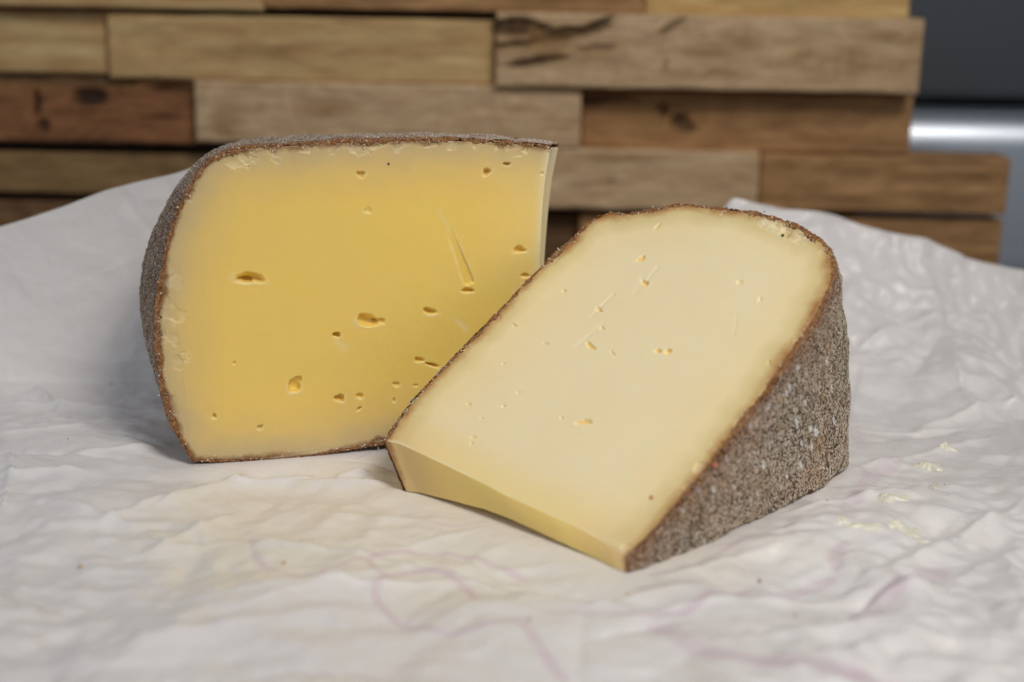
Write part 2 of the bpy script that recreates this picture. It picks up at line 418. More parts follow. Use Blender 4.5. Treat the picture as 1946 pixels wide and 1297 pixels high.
    ro = mesh_obj('rind', RV.reshape(-1, 3), [gridfaces(ns, nrw)], mr, root, base,
                  dict(cut_rim=np.stack(rim, 1).ravel(), warm_zone=warm.ravel(), mould_spot=spots))
    bm = bmesh.new(); bm.from_mesh(ro.data)
    # outward normals: compare one face with N
    bm.faces.ensure_lookup_table(); f0 = (ns//2)*(nrw-1)+inner0+nK//2; f = bm.faces[f0]
    f.normal_update(); nn = f.normal; tgt = N[ns//2, nK//2]
    if nn.x*tgt[0]+nn.y*tgt[1]+nn.z*tgt[2] < 0: bmesh.ops.reverse_faces(bm, faces=bm.faces[:])
    bm.to_mesh(ro.data); bm.free()
    return root, po, ro, (O, ax, ay), rl, N, th

front_base = (Lg+Ag+Rg)/3; front_base[2] = 0
# eyes: px, py, rx, ry (px), angle (deg, picture, ccw), depth cm, irregularity, seed
front_eyes = [(1218, 492, 5, 9, 25, .16, .35, 1.0), (1225, 538, 8, 7, 40, .18, .3, 2.0), (1138, 588, 8, 4, 35, .14, .3, 3.1),
              (1250, 667, 9, 4, 5, .13, .3, 4.0), (1269, 668, 7, 6, 0, .17, .2, .5), (1406, 537, 7, 5, 20, .08, .3, 5.2),
              (1111, 802, 15, 6, -10, .16, .5, 1.7), (1122, 657, 13, 5, 35, .12, .4, 2.6), (1144, 624, 6, 4, 20, .08, .3, 3.3),
              (1164, 671, 8, 2.5, 50, .09, .2, 1.1), (1072, 553, 4, 4, 0, .10, .3, 2.2), (1444, 570, 4, 6, 20, .06, .3, 3.0),
              (985, 746, 4, 3, 20, .09, .2, 4.4), (957, 772, 4, 3, 30, .09, .3, 5.1), (891, 768, 4, 3, 40, .08, .2, .9),
              (900, 831, 5, 4, 10, .09, .4, 1.9), (896, 843, 4, 3, 0, .08, .3, 2.9), (1067, 794, 4, 2.5, 40, .08, .2, 3.9),
              (915, 795, 4, 3, 40, .07, .3, 4.9), (1462, 690, 3, 7, -10, .10, .2, 5.9), (1037, 653, 6, 3, 10, .09, .3, 2.0),
              (957, 692, 4, 3, 0, .08, .3, .2), (977, 617, 7, 2.5, 40, .08, .2, 1.2), (1250, 430, 4, 8, 30, .09, .4, 3.5)]
def front_face_extra(P2, flat, rd, ax, ay, O):
    h = np.zeros(len(P2)); p = np.zeros(len(P2))
    def seg(a, b, wd, dep, pl_):
        nonlocal h, p
        A = on_plane(*a, O, nF); Bq = on_plane(*b, O, nF); Q = np.array([[(A-O)@ax, (A-O)@ay], [(Bq-O)@ax, (Bq-O)@ay]])
        d = polydist(P2, Q)+.02*vnoise(flat, 5, 3); g = np.exp(-(d/wd)**2); h = h-dep*g; p = np.maximum(p, pl_*g)
    seg((1250, 508), (1228, 535), .05, .02, .45); seg((1222, 525), (1208, 555), .10, .015, .5); seg((1165, 560), (1125, 600), .06, .03, .55)
    seg((1145, 615), (1100, 655), .06, .02, .5); seg((1120, 640), (1090, 660), .12, .01, .5)
    seg((1400, 600), (1395, 640), .05, .012, .25); seg((1150, 725), (1260, 738), .03, .006, .2); seg((1180, 740), (1300, 765), .03, .006, .15)
    # broken patch at the upper right of the rim
    A = on_plane(1462, 424, O, nF); q = np.c_[(A-O)@ax, (A-O)@ay][0]
    Bq = on_plane(1530, 452, O, nF); q2 = np.array([(Bq-O)@ax, (Bq-O)@ay])
    d = polydist(P2, np.array([q, q2]))+.10*fbm(flat, 2.2, 31, 3)
    h -= .07*(1-sm(.22, .34, d))*(.6+.6*fbm(flat, 3.5, 37, 3)); p = np.maximum(p, .75*(1-sm(.26, .40, d))*np.clip(.6+.7*vnoise(flat, 4, 7), 0, 1))
    # dried lump at the lower right corner
    A = on_plane(1168, 1047, O, nF); q = np.array([(A-O)@ax, (A-O)@ay]); d = np.hypot(*(P2-q).T)
    h += .05*np.exp(-(d/.35)**2)*(1+.5*vnoise(flat, 3, 9)); p = np.maximum(p, .35*np.exp(-(d/.4)**2))
    # pale arris along the lower edge
    A = np.array([(f_bot-O)@ax, (f_bot-O)@ay]).T[::8]
    d = polydist(P2, A); p = np.maximum(p, .7*np.exp(-(d/.06)**2)*np.clip(.75+.5*vnoise(flat, 1.5, 5), 0, 1))
    # fine wire marks from the cut
    h += .0022*np.sin(P2[:, 0]*7+1.5*vnoise(flat, .5, 6)+P2[:, 1]*2.0)*np.clip(vnoise(flat, .4, 15), 0, 1)
    return h, p
def front_lit(P2, flat, h, ed):
    # glancing sheen painted into the upward cut as paler colour; eyes and lower arris yellower
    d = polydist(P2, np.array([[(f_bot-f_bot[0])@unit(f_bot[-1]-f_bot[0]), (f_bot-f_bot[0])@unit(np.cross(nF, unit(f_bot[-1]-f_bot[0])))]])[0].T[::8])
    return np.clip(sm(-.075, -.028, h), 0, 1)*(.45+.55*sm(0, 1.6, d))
def front_sideextra(X, PR, w_, nr, n, m):
    # the small tip cut is slightly hollow
    k = np.zeros(nr); k[:n] = np.sin(np.linspace(0, math.pi, n))**.6
    u = np.linspace(0, 1, n); und = np.zeros(nr); und[:n] = np.interp(u, [0, .1, .2, .36, .46, .6, .78, .9, 1], [0, .20, .42, .74, .80, .60, .18, .02, 0])+.04*vnoise(PR[:n], 1.8, 4)*np.sin(math.pi*u)
    kk = np.zeros(nr); kk[:n] = np.sin(np.linspace(0, math.pi, n))**.35; Xe = front_full(PR, np.ones(nr))
    X = X*(1-kk[:, None])+(PR*(1-w_)+Xe*w_)*kk[:, None]
    return X-(gd*(.03*math.sin(math.pi*w_)))[None]*k[:, None]+gd[None]*(.12*und*w_**1.2)[:, None]+np.array([0, 0, 1.])[None]*(.29*und*w_)[:, None]
def front_spots(P):
    spots = np.zeros(len(P)); rel = P-CAMP; PD = rel@FW; PXY = np.stack([973+FPX*(rel@RT)/PD, 648.5-FPX*(rel@UP)/PD], 1)
    nrm = unit(np.cross(gd, np.array([0, 0, 1.]))); p0 = Ag
    for px, py, r in [(1505, 738, 7), (1500, 750, 6), (1465, 775, 8), (1520, 808, 9), (1545, 815, 7), (1430, 812, 5), (1467, 850, 5), (1385, 875, 5), (1330, 932, 6), (1360, 930, 5),
                      (1445, 940, 5), (1455, 882, 7), (1300, 970, 5), (1555, 823, 8), (1548, 850, 6), (1527, 885, 8), (1590, 800, 6), (1520, 700, 5), (1575, 690, 5), (1585, 740, 6), (1560, 640, 5),
                      (1443, 811, 4), (1528, 845, 6), (1500, 905, 5), (1535, 770, 5), (1400, 930, 4)]:
        pix = np.hypot(PXY[:, 0]-px, PXY[:, 1]-py); cand = np.where(pix < 4)[0]
        if not len(cand): continue
        c = P[cand[np.argmin(PD[cand])]]; rr = r/50.
        d = (P-c)@np.stack([gd, np.array([0, 0, 1.])], 1); d = np.hypot(d[:, 0]*1.5+d[:, 1]*.5, d[:, 1]*.8)+.05*vnoise(P, 5, 3)
        spots = np.maximum(spots, (1-sm(rr*.5, rr*1.2, d)))
    print('spots', (spots > .5).sum(), spots.max())
    return spots
def front_rind_t(Sg, ns):
    return 1.0
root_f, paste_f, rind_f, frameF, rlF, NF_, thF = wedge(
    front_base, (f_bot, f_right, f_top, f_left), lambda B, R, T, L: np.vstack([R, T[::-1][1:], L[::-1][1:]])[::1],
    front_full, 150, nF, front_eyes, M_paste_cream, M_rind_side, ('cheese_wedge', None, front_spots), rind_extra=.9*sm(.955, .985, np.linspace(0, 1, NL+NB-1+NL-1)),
    face_extra=front_face_extra, lit_fn=front_lit, rind_t=.12, side_extra=front_sideextra)
tag(root_f, 'pale cream cheese wedge lying in front, broad cut tilted up, speckled brown rind at right', 'cheese')

# ================================================================== BACK WEDGE (stands on its rind, cut faces the camera)
Bg = on_ground(366, 884); yaw = math.radians(16)
fdir = np.array([math.cos(yaw), math.sin(yaw), 0]); lean = math.radians(3)
nB = unit(np.array([math.sin(yaw)*math.cos(lean), -math.cos(yaw)*math.cos(lean), math.sin(lean)]))
pb = lambda pts: np.array([on_plane(x, y, Bg, nB) for x, y in pts])
NB2, NL2 = 560, 460
b_bot = spline(pb([(368, 876), (410, 875), (470, 875), (540, 873), (600, 864), (660, 853), (735, 840), (850, 822), (960, 806), (1038, 795)]), NB2)
b_right = spline(pb([(1038, 795), (1030, 700), (1026, 600), (1026, 520), (1028, 460), (1031, 400), (1036, 345), (1046, 284)]), NL2)
b_top = spline(pb([(424, 296), (445, 288), (480, 282), (560, 277), (650, 272), (740, 269), (830, 268), (920, 270), (1000, 276), (1046, 284)]), NB2)
b_left = spline(pb([(368, 876), (343, 832), (320, 772), (306, 702), (302, 640), (304, 580), (312, 510), (326, 444), (347, 386), (372, 342), (398, 311), (424, 296)]), NL2)
axis0 = on_plane(1030, 600, Bg, nB)+fdir*2.4; axis0[2] = 0
SW = math.radians(40)
def back_sweep(P, w):
    w = np.broadcast_to(w, P.shape[:-1]); a = -SW*w
    q = P-axis0; c, s = np.cos(a), np.sin(a)
    X = np.stack([q[..., 0]*c-q[..., 1]*s, q[..., 0]*s+q[..., 1]*c, q[..., 2]], -1)
    dep = np.linalg.norm((X-q)[..., :2], axis=-1)
    rr = np.linalg.norm(q[..., :2], axis=-1); rad = X[..., :2]/np.maximum(rr, .1)[..., None]
    X[..., :2] += rad*(1.20*sm(0, .55, w)*sm(5, 14, rr)*(.28+.72*np.sin(math.pi*np.clip((P[..., 2]+.3)/10.8, 0, 1))))[..., None]
    X[..., 2] -= dep*.085*sm(3, 9, P[..., 2])       # its top falls slightly away to the back
    return X+axis0
back_eyes = [(476, 528, 27, 12, 8, .42, .30, 1.2), (466, 533, 20, 7, 0, .30, .2, 2.0), (699, 609, 22, 13, 20, .42, .22, .4), (722, 610, 12, 6, 0, .2, .4, 2.0), (640, 637, 8, 6, 0, .38, .25, 2.0),
             (817, 592, 15, 6.5, 8, .30, .2, 3.0), (889, 552, 12, 6, 5, .28, .3, 1.0), (988, 475, 15, 6, -5, .30, .45, 4.0), (925, 327, 8, 8, -20, .28, .35, 1.0), (963, 312, 8, 4, 0, .22, .3, 2.4),
             (686, 331, 9, 7, -20, .20, .35, 3.0), (559, 734, 14, 13, 20, .34, .28, 3.3), (567, 722, 8, 8, 60, .2, .3, 1), (646, 757, 9, 9, -40, .34, .4, 2.8), (684, 753, 8, 6, 0, .18, .12, 2.2),
             (683, 777, 7, 3, -30, .16, .3, 1.2), (796, 684, 10, 6, 20, .22, .35, .3), (822, 694, 14, 4, 15, .24, .3, 1.8), (753, 731, 8, 5, 0, .13, .2, 2.8), (749, 761, 4, 5, 0, .10, .3, 3.6),
             (407, 791, 6, 5, 0, .16, .3, 4.2), (494, 812, 8, 4, -15, .15, .45, 5.2), (998, 524, 9, 5, 0, .2, .3, 1.2), (700, 400, 8, 8, 40, .06, .35, .8), (445, 690, 3, 4, 0, .08, .3, 1.4),
             (1030, 330, 4, 4, 0, .08, .3, 1.4), (790, 733, 5, 3, 0, .1, .3, 1.2)]
def back_face_extra(P2, flat, rd, ax, ay, O):
    h = np.zeros(len(P2)); p = np.zeros(len(P2))
    q2 = lambda x, y: (lambda A: np.array([(A-O)@ax, (A-O)@ay]))(on_plane(x, y, O, nB))
    # the long gouge
    a, b = q2(855, 440), q2(893, 540); ab = b-a; L = np.linalg.norm(ab); t = ((P2-a)@ab)/L/L
    dv = (P2-a)@np.array([-ab[1], ab[0]])/L
    wdt = .095+.075*np.clip(t, 0, 1); m_ = sm(-.15, .35, t)*(1-sm(.97, 1.02, t+.03*vnoise(flat, 8, 2)))
    wall = 1-sm(wdt*.80, wdt*1.15, np.abs(dv)+.012*vnoise(flat, 6, 4))
    h -= m_*wall*(.03+.07*np.clip(t, 0, 1)); p = np.maximum(p, .45*m_*np.exp(-((np.abs(dv)-wdt*1.25)/.05)**2)*np.clip(.6+.6*vnoise(flat, 5, 8), 0, 1))
    a, b = q2(835, 400), q2(855, 440); d = polydist(P2, np.array([a, b])); p = np.maximum(p, .25*np.exp(-(d/.06)**2))
    # crumbs and tears near the left rim
    for x, y, r, dd in [(330, 600, .28, .05), (338, 690, .30, .06), (322, 650, .2, .04), (450, 305, .38, .08), (470, 300, .25, .06), (335, 530, .25, .03), (760, 280, .18, .04), (520, 290, .2, .04), (640, 282, .2, .04), (680, 280, .22, .05), (980, 284, .2, .04), (860, 280, .2, .04)]:
        c = q2(x, y); d = np.hypot(*(P2-c).T)+.20*fbm(flat, 3.4, 5, 3)+.08*facet(P2, 5, 3)
        k = 1-sm(r*.8, r*.92, d); h -= .6*dd*k*(.8+.4*vnoise(flat, 4, 3)); th_ = np.arctan2(P2[:, 1]-c[1], P2[:, 0]-c[0]); p = np.maximum(p, .22*np.exp(-((d-r*.98)/.05)**2)*sm(.1, .7, np.cos(th_-1.0-x)+.5*vnoise(flat, 3.2, 4))); p = np.maximum(p, .34*k*np.clip(.5+vnoise(flat, 5, 17), 0, 1))
    db_ = polydist(P2, np.array([(b_right-O)@ax, (b_right-O)@ay]).T[::10]); p = np.maximum(p, .55*np.exp(-(db_/.22)**2))  # right edge painted paler, as if the facet there caught the light
    # bands of a wire cut down the left part, hair-line scratches
    d = np.abs(P2[:, 0]-(q2(345, 690)[0]+.04*vnoise(flat, .6, 2)));
    h += .010*sm(-.02, .02, P2[:, 0]-q2(345, 690)[0])*(1-sm(4, 6.5, P2[:, 1]))
    for (x1, y1), (x2, y2), wd, k in [((520, 870), (700, 845), .03, .3), ((870, 610), (885, 625), .1, .4), ((640, 650), (655, 660), .15, .3)]:
        d = polydist(P2, np.array([q2(x1, y1), q2(x2, y2)])); p = np.maximum(p, k*np.exp(-(d/wd)**2)); h -= .01*np.exp(-(d/wd)**2)
    return h, p
back_base = Bg*.5+axis0*.5+np.array([0, 2.5, 0]); back_base[2] = 0
root_b, paste_b, rind_b, frameB, rlB, NB_, thB = wedge(
    back_base, (b_bot, b_right, b_top, b_left), lambda B, R, T, L: np.vstack([B[::-1], L[1:], T[1:]]),
    back_sweep, 110, nB, back_eyes, M_paste_yellow, M_rind_grey, ('cheese_wedge', None),
    face_extra=back_face_extra, lit_fn=lambda P2, flat, h, ed: .10*np.ones(len(P2))*sm(-.08, -.02, h)+.22*sm(9.5, 12.3, P2[:, 0]), rind_t=.11)
tag(root_b, 'deep yellow cheese wedge standing upright behind, holes and a long gouge in its cut', 'cheese')

# loose crumbs of curd stuck along the cut rims: uncountable, one part per wedge
M_crumb = paste_material('cheese_crumb', (.90, .76, .48), (.90, .76, .48), (.80, .62, .36), (.6, .42, .2), (.9, .8, .55))
def crumb_mesh(rl, N, th, fn, count, seed, lo, hi, rsc=1.0):
    r = np.random.default_rng(seed); V = []; F = []; ico = []
    ph = (1+5**.5)/2
    iv = np.array([(-1, ph, 0), (1, ph, 0), (-1, -ph, 0), (1, -ph, 0), (0, -1, ph), (0, 1, ph), (0, -1, -ph), (0, 1, -ph), (ph, 0, -1), (ph, 0, 1), (-ph, 0, -1), (-ph, 0, 1)])/1.9
    fv = np.array([(0, 11, 5), (0, 5, 1), (0, 1, 7), (0, 7, 10), (0, 10, 11), (1, 5, 9), (5, 11, 4), (11, 10, 2), (10, 7, 6), (7, 1, 8), (3, 9, 4), (3, 4, 2), (3, 2, 6), (3, 6, 8), (3, 8, 9), (4, 9, 5), (2, 4, 11), (6, 2, 10), (8, 6, 7), (9, 8, 1)])
    cl = r.integers(int(len(rl)*lo), int(len(rl)*hi), max(6, count//9)); k = 0
    while k < count:
        i = int(np.clip(r.choice(cl)+r.normal(0, 22), 3, len(rl)-3)) if r.random() < .7 else int(r.uniform(lo, hi)*len(rl))
        rad = .010+.024*r.random()**3; rad *= rsc
        p = rl[i]+N[i, 0]*r.normal(-.02, .09)+fn*(rad*.3)
        v = iv*rad*(1+r.uniform(-.35, .35, (12, 3)))
        V.append(v*np.array([1, 1, 1])+p); F.append(fv+12*k); k += 1
    V = np.vstack(V); return V, np.vstack(F)
for rt, rl, N, th, fn, cnt, sd, b, lo, hi in ((root_b, rlB, NB_, thB, nB, 420, 3, back_base, .0, 1.0), (root_f, rlF, NF_, thF, nF, 420, 4, front_base, 0, 1.0)):
    V, F = crumb_mesh(rl, N, th, fn, cnt, sd, lo, hi)
    o = mesh_obj('rim_crumbs', V, [F], M_crumb, rt, b, dict(rind_distance=np.full(len(V), 1.5), lit_mix=np.full(len(V), .6), pale=np.full(len(V), .3)))
    o['kind'] = 'stuff'

# tiny specks stuck on the cut faces
def speck(px, py, r, colr, O, n, seed, lab):
    p = on_plane(px, py, O, n)+n*r*.3; g_ = np.random.default_rng(seed)
    t1 = unit(np.cross(n, np.array([0, 0, 1.]))); t2 = np.cross(n, t1); V = [p+n*r*.5]; K = 10
    for k_, (q1, q2) in enumerate(((.55, .35), (1, -.1), (.9, -.5))):
        for j in range(K):
            t = 2*math.pi*j/K; R = r*q1*g_.uniform(.7, 1.3); V.append(p+t1*math.cos(t)*R+t2*math.sin(t)*R*1.2+n*r*q2)
    F3 = np.array([(0, 1+j, 1+(j+1) % K) for j in range(K)]); F4 = np.array([(1+a*K+j, 1+(a+1)*K+j, 1+(a+1)*K+(j+1) % K, 1+a*K+(j+1) % K) for a in range(2) for j in range(K)])
    q = MT('speck', .6); vv = q.coord(); q.set('Base Color', q.mix(q.noise(vv, 20, 2), tuple(np.array(colr)*.7), colr))
    tag(mesh_obj('speck', np.array(V), [F3, F4], q.m, None, p), lab, 'speck')
speck(1238, 946, .055, (.55, .20, .05), P1, nF, 1, 'orange brown speck on the cream cut face low near the rind')
speck(1487, 448, .050, (.06, .11, .03), P1, nF, 2, 'tiny green speck on the cream cut face just under the upper right rim')
speck(738, 312, .035, (.04, .05, .04), Bg, nB, 3, 'tiny dark speck on the yellow cut face under the top rind')
speck(1358, 884, .060, (.75, .20, .10), P1, nF, 4, 'small red orange speck where the cream cut face meets the speckled rind')

# ================================================================== PAPER
edge_px = np.array([(-500, 560), (-250, 510), (-100, 468), (0, 435), (60, 417), (130, 392), (200, 362), (260, 345), (320, 331), (372, 312), (450, 296), (560, 300), (700, 330), (850, 420), (1000, 500), (1100, 525), (1250, 500), (1350, 440), (1382, 402),
                    (1393, 376), (1408, 377), (1440, 386), (1500, 397), (1560, 402), (1600, 410), (1640, 426), (1700, 444), (1760, 453), (1800, 472), (1840, 489), (1890, 502), (1946, 512), (2100, 560), (2500, 640)], float)
NX, NY = 880, 760
xs = np.linspace(-44, 44, NX)
def paper_surface():
    YE = 61.0
    ye = 54.0+(60.5-54.0)*sm(-8, 4, xs)
    # world x of each edge sample at depth YE
    E = np.array([on_depth(px, py, YE) for px, py in edge_px]); zt = np.array([(lambda e: np.interp(x, e[:, 0], e[:, 2]))(np.array([on_depth(px, py, y_) for px, py in edge_px])) for x, y_ in zip(xs, ye)])
    zt = np.convolve(np.r_[zt[:1].repeat(2), zt, zt[-1:].repeat(2)], np.ones(5)/5, 'valid')
    yf = 52.3-1.6*sm(5, 14, xs)+.5*np.sin(xs*.31)          # where the sheet starts to climb
    X = np.zeros((NX, NY, 3)); v = np.linspace(0, 1, NY)
    # more rows on the near flat part
    va = .66
    for i, x in enumerate(xs):
        z1 = max(zt[i], .3); f = np.clip(v/va, 0, 1); g = np.clip((v-va)/(1-va), 0, 1)
        y = 10+(yf[i]-10)*(f**.82); z = np.zeros(NY)
        rise = g*(.35+.65*g)                                 # curl: starts lying, ends steep
        rise = np.where(g > 0, .25*g+.75*(g**1.6), 0)
        y = y+(ye[i]-yf[i])*(1-(1-g)**1.35)*(g > 0); z = z+z1*rise
        X[i, :, 0] = x+(.25*np.sin(x*.4))*g; X[i, :, 1] = y; X[i, :, 2] = z
    return X
PX = paper_surface()
gx = np.gradient(PX, axis=0); gy = np.gradient(PX, axis=1); PN = np.cross(gx, gy); PN /= np.linalg.norm(PN, axis=-1, keepdims=True)
arc = np.cumsum(np.linalg.norm(np.diff(PX, axis=1, prepend=PX[:, :1]), axis=-1), 1)+10
Q2 = np.stack([PX[..., 0], arc], -1); Q3 = np.stack([PX[..., 0], arc, arc*0], -1)
wx = fbm(Q3, .16, 3, 3); wy = fbm(Q3, .16, 9, 3)
Qw = Q2+np.stack([wx, wy], -1)*1.3
rightness = sm(6, 16, PX[..., 0]); farness = sm(50, 56, arc); leftness = 1-sm(-14, -4, PX[..., 0])
Qv = Q2+np.stack([wx, wy], -1)*.5
H = .34*facet(Qw, .13, 1)+.26*facet(Qv, .27, 2)+.15*facet(Qv, .52, 3)+.11*facet(Qv, 1.05, 5)+.055*facet(Q2+np.stack([wx, wy], -1)*.3, 2.3, 6)
H *= .45+.55*sm(-.5, .5, fbm(Q3, .08, 77, 2))
ampl = .85+1.0*farness*rightness-.55*farness*leftness
ampl = np.clip(ampl, .2, 2)*1.9
H *= ampl
# long pull creases
rc = np.random.default_rng(21)
def crease(a, b, wd, am, sharp=1.0):
    """a,b are positions in picture pixels on the lying sheet"""
    global H
    A = on_ground(*a)[:2]; B = on_ground(*b)[:2]; ab = B-A; L = np.linalg.norm(ab); e = ab/L
    t = ((Q2-A)@e)/L; d = (Q2-A)@np.array([-e[1], e[0]])+.12*wx
    H = H+1.7*am*np.exp(-np.abs(d)/(wd*.55))*sm(-.12, .18, t)*(1-sm(.8, 1.1, t))
for k in range(210):
    c = np.array([rc.uniform(-26, 26), rc.uniform(24, 66)]); th = rc.normal(.35, .8); L = rc.uniform(1.2, 6); e = np.array([math.cos(th), math.sin(th)])
    box = (np.abs(Q2[..., 0]-c[0]) < L+2) & (np.abs(Q2[..., 1]-c[1]) < L+2)
    q = Q2[box]-c; t = (q@e)/L; d = q@np.array([-e[1], e[0]])+.25*wx[box]+.10*t*t*L
    H[box] += rc.choice([-1, 1])*rc.uniform(.03, .11)*np.exp(-np.abs(d)/rc.uniform(.12, .5))*np.exp(-(t*1.3)**4)*ampl[box]
for a, b, wd, am in [((0, 765), (250, 770), .5, .20), ((60, 735), (120, 770), .35, .22), ((0, 840), (180, 815), .4, .12), ((0, 915), (160, 908), .35, .14), ((300, 960), (470, 895), .4, .15), ((430, 905), (600, 900), .3, .14),
                     ((180, 990), (330, 940), .4, .10), ((300, 1030), (460, 960), .5, .12), ((560, 905), (760, 920), .3, .12), ((640, 905), (700, 895), .3, .12), ((700, 985), (960, 990), .6, .10), ((450, 1160), (800, 1060), .9, .12),
                     ((1560, 905), (1900, 820), .35, .12), ((1480, 980), (1700, 945), .3, .10), ((1250, 1095), (1500, 1040), .4, .08), ((1640, 1100), (1946, 960), .6, .14), ((1500, 1180), (1946, 1230), .9, .10),
                     ((200, 1230), (700, 1150), 1.2, .14), ((1750, 800), (1946, 760), .3, .2), ((1600, 810), (1850, 800), .3, .12), ((120, 880), (300, 860), .3, .10), ((80, 950), (300, 1000), .5, .10)]:
    crease(a, b, wd, am)
H += .010*fbm(Q3, 1.6, 14, 3)
# the sheet is pressed flat where the wedges rest
from_poly = lambda P, poly: polydist(P.reshape(-1, 2), poly).reshape(P.shape[:2])
def inside(P, poly):
    x, y = P[..., 0], P[..., 1]; r = np.zeros(x.shape, bool)
    for (x1, y1), (x2, y2) in zip(poly, np.roll(poly, -1, 0)):
        c = ((y1 > y) != (y2 > y)) & (x < (x2-x1)*(y-y1)/(y2-y1+1e-12)+x1); r ^= c
    return r
back_left = Rg+(Lg-Ag)
foot1 = np.array([Lg[:2], Ag[:2], Rg[:2], back_left[:2]])
bb1 = back_sweep(b_bot[-1][None], np.ones(1))[0]; bb2 = back_sweep(b_bot[0][None], np.ones(1))[0]; bb3 = back_sweep(b_bot[0][None], np.full(1, .5))[0]
foot2 = np.array([b_bot[0][:2], b_bot[-1][:2], bb1[:2], bb2[:2], bb3[:2]])
press = np.ones(H.shape)
for ft in (foot1, foot2):
    d = from_poly(Q2, np.vstack([ft, ft[:1]])); d[inside(Q2, ft)] = 0
    press = np.minimum(press, sm(0, 1.8, d))
H = (H+.02)*press - .02
PV = PX+PN*H[..., None]
lines = [([(478, 1012), (484, 1045), (510, 1072), (560, 1086), (620, 1085), (690, 1062)], .10, .5), ([(490, 1022), (560, 1026)], .10, .35), ([(1000, 1078), (900, 1050), (800, 1040), (710, 1055), (712, 1080), (745, 1096)], .11, .5),
         ([(905, 1138), (885, 1105), (840, 1080), (790, 1077), (735, 1095), (712, 1115), (740, 1150), (790, 1180), (880, 1200), (985, 1175)], .12, .6), ([(770, 1165), (800, 1145), (840, 1150)], .11, .4),
         ([(995, 1185), (1030, 1235), (1085, 1300)], .16, .5), ([(1250, 1188), (1290, 1215), (1360, 1250), (1450, 1262), (1700, 1285)], .32, .55), ([(1050, 1160), (1250, 1165), (1310, 1160), (1355, 1132), (1420, 1124)], .14, .5),
         ([(1240, 1092), (1310, 1078), (1380, 1048), (1430, 1030)], .10, .5), ([(1480, 1130), (1540, 1108), (1575, 1095)], .2, .5), ([(1635, 1180), (1690, 1135), (1780, 1080)], .36, .5), ([(1610, 1000), (1625, 950), (1660, 900), (1700, 870)], .30, .35),
         ([(1600, 1060), (1590, 1080), (1580, 1060), (1610, 1040)], .12, .4), ([(860, 930), (920, 943), (1000, 935)], .10, .35), ([(1040, 905), (1030, 925), (1036, 945)], .10, .35), ([(1300, 990), (1360, 975), (1410, 985)], .10, .3),
         ([(1610, 880), (1640, 890), (1650, 905)], .12, .45), ([(1620, 780), (1640, 850)], .25, .25), ([(800, 985), (860, 998), (920, 990)], .10, .3), ([(680, 870), (720, 850)], .08, .35)]
flatQ = Q2.reshape(-1, 2); pr = np.zeros(len(flatQ))
for pts, wd, k in lines:
    L = spline([on_ground(x, y)[:2] for x, y in pts], 22)
    bb = (flatQ[:, 0] > L[:, 0].min()-1) & (flatQ[:, 0] < L[:, 0].max()+1) & (flatQ[:, 1] > L[:, 1].min()-1) & (flatQ[:, 1] < L[:, 1].max()+1)
    d = polydist(flatQ[bb], L); pr[bb] = np.maximum(pr[bb], k*(1-sm(wd*.7, wd*1.3, d)))
# printed broad pale shapes and butterfat stain
gl = on_ground(860, 1000)[:2]; dg = np.hypot((flatQ[:, 0]-gl[0])/9, (flatQ[:, 1]-gl[1])/4.5)+.35*fbm(Q3.reshape(-1, 3), .25, 41, 3)
grease = 1-sm(.5, 1.15, dg)
m = MT('crumpled_paper', .42); v = m.coord()
c = m.mix(m.ramp(m.noise(v, .15, 3, .5), [(.35, 0.0), (.65, 1.0)]), (.76, .72, .695), (.79, .755, .73))
c = m.mix(m.math('MULTIPLY', m.attr('grease'), .45), c, (.80, .72, .56))
c = m.mix(m.ramp(m.noise(v, 1.4, 5, .6), [(.55, 0.0), (.75, .10)]), c, (.62, .55, .52))
c = m.mix(m.math('MULTIPLY', m.attr('print'), m.ramp(m.noise(v, .6, 3, .6), [(.3, .35), (.65, 1.0)])), c, (.60, .41, .50))
m.set('Base Color', c); m.set('Roughness', m.ramp(m.noise(v, .8, 3, .5), [(.35, .27), (.65, .42)])); m.set('Specular IOR Level', .45)
m.set('Subsurface Weight', .0)
m.bump(m.math('ADD', m.noise(v, 1.8, 6, .62, .6), m.math('MULTIPLY', m.voro(v, 1.1, 'DISTANCE_TO_EDGE'), .35)), .30, .0012)
PVt = PV.reshape(-1, 3); low = PVt-PN.reshape(-1, 3)*.012
paper = mesh_obj('wrapping_paper', PVt, [gridfaces(NX, NY)], m.m, None, (0, 44, 0), dict(zip(('print', 'grease'), (pr, grease))))
tag(paper, 'crumpled white wrapping paper with faint pink print spread under the cheese and curling up behind', 'paper')

# a point on the finished paper under a picture pixel
def on_paper(px, py):
    g = on_ground(px, py); i = int(np.clip(np.searchsorted(xs, g[0]), 1, NX-2)); j = int(np.argmin(np.abs(PV[i, :, 1]-g[1])))
    return PV[i, j].copy(), PN[i, j].copy()

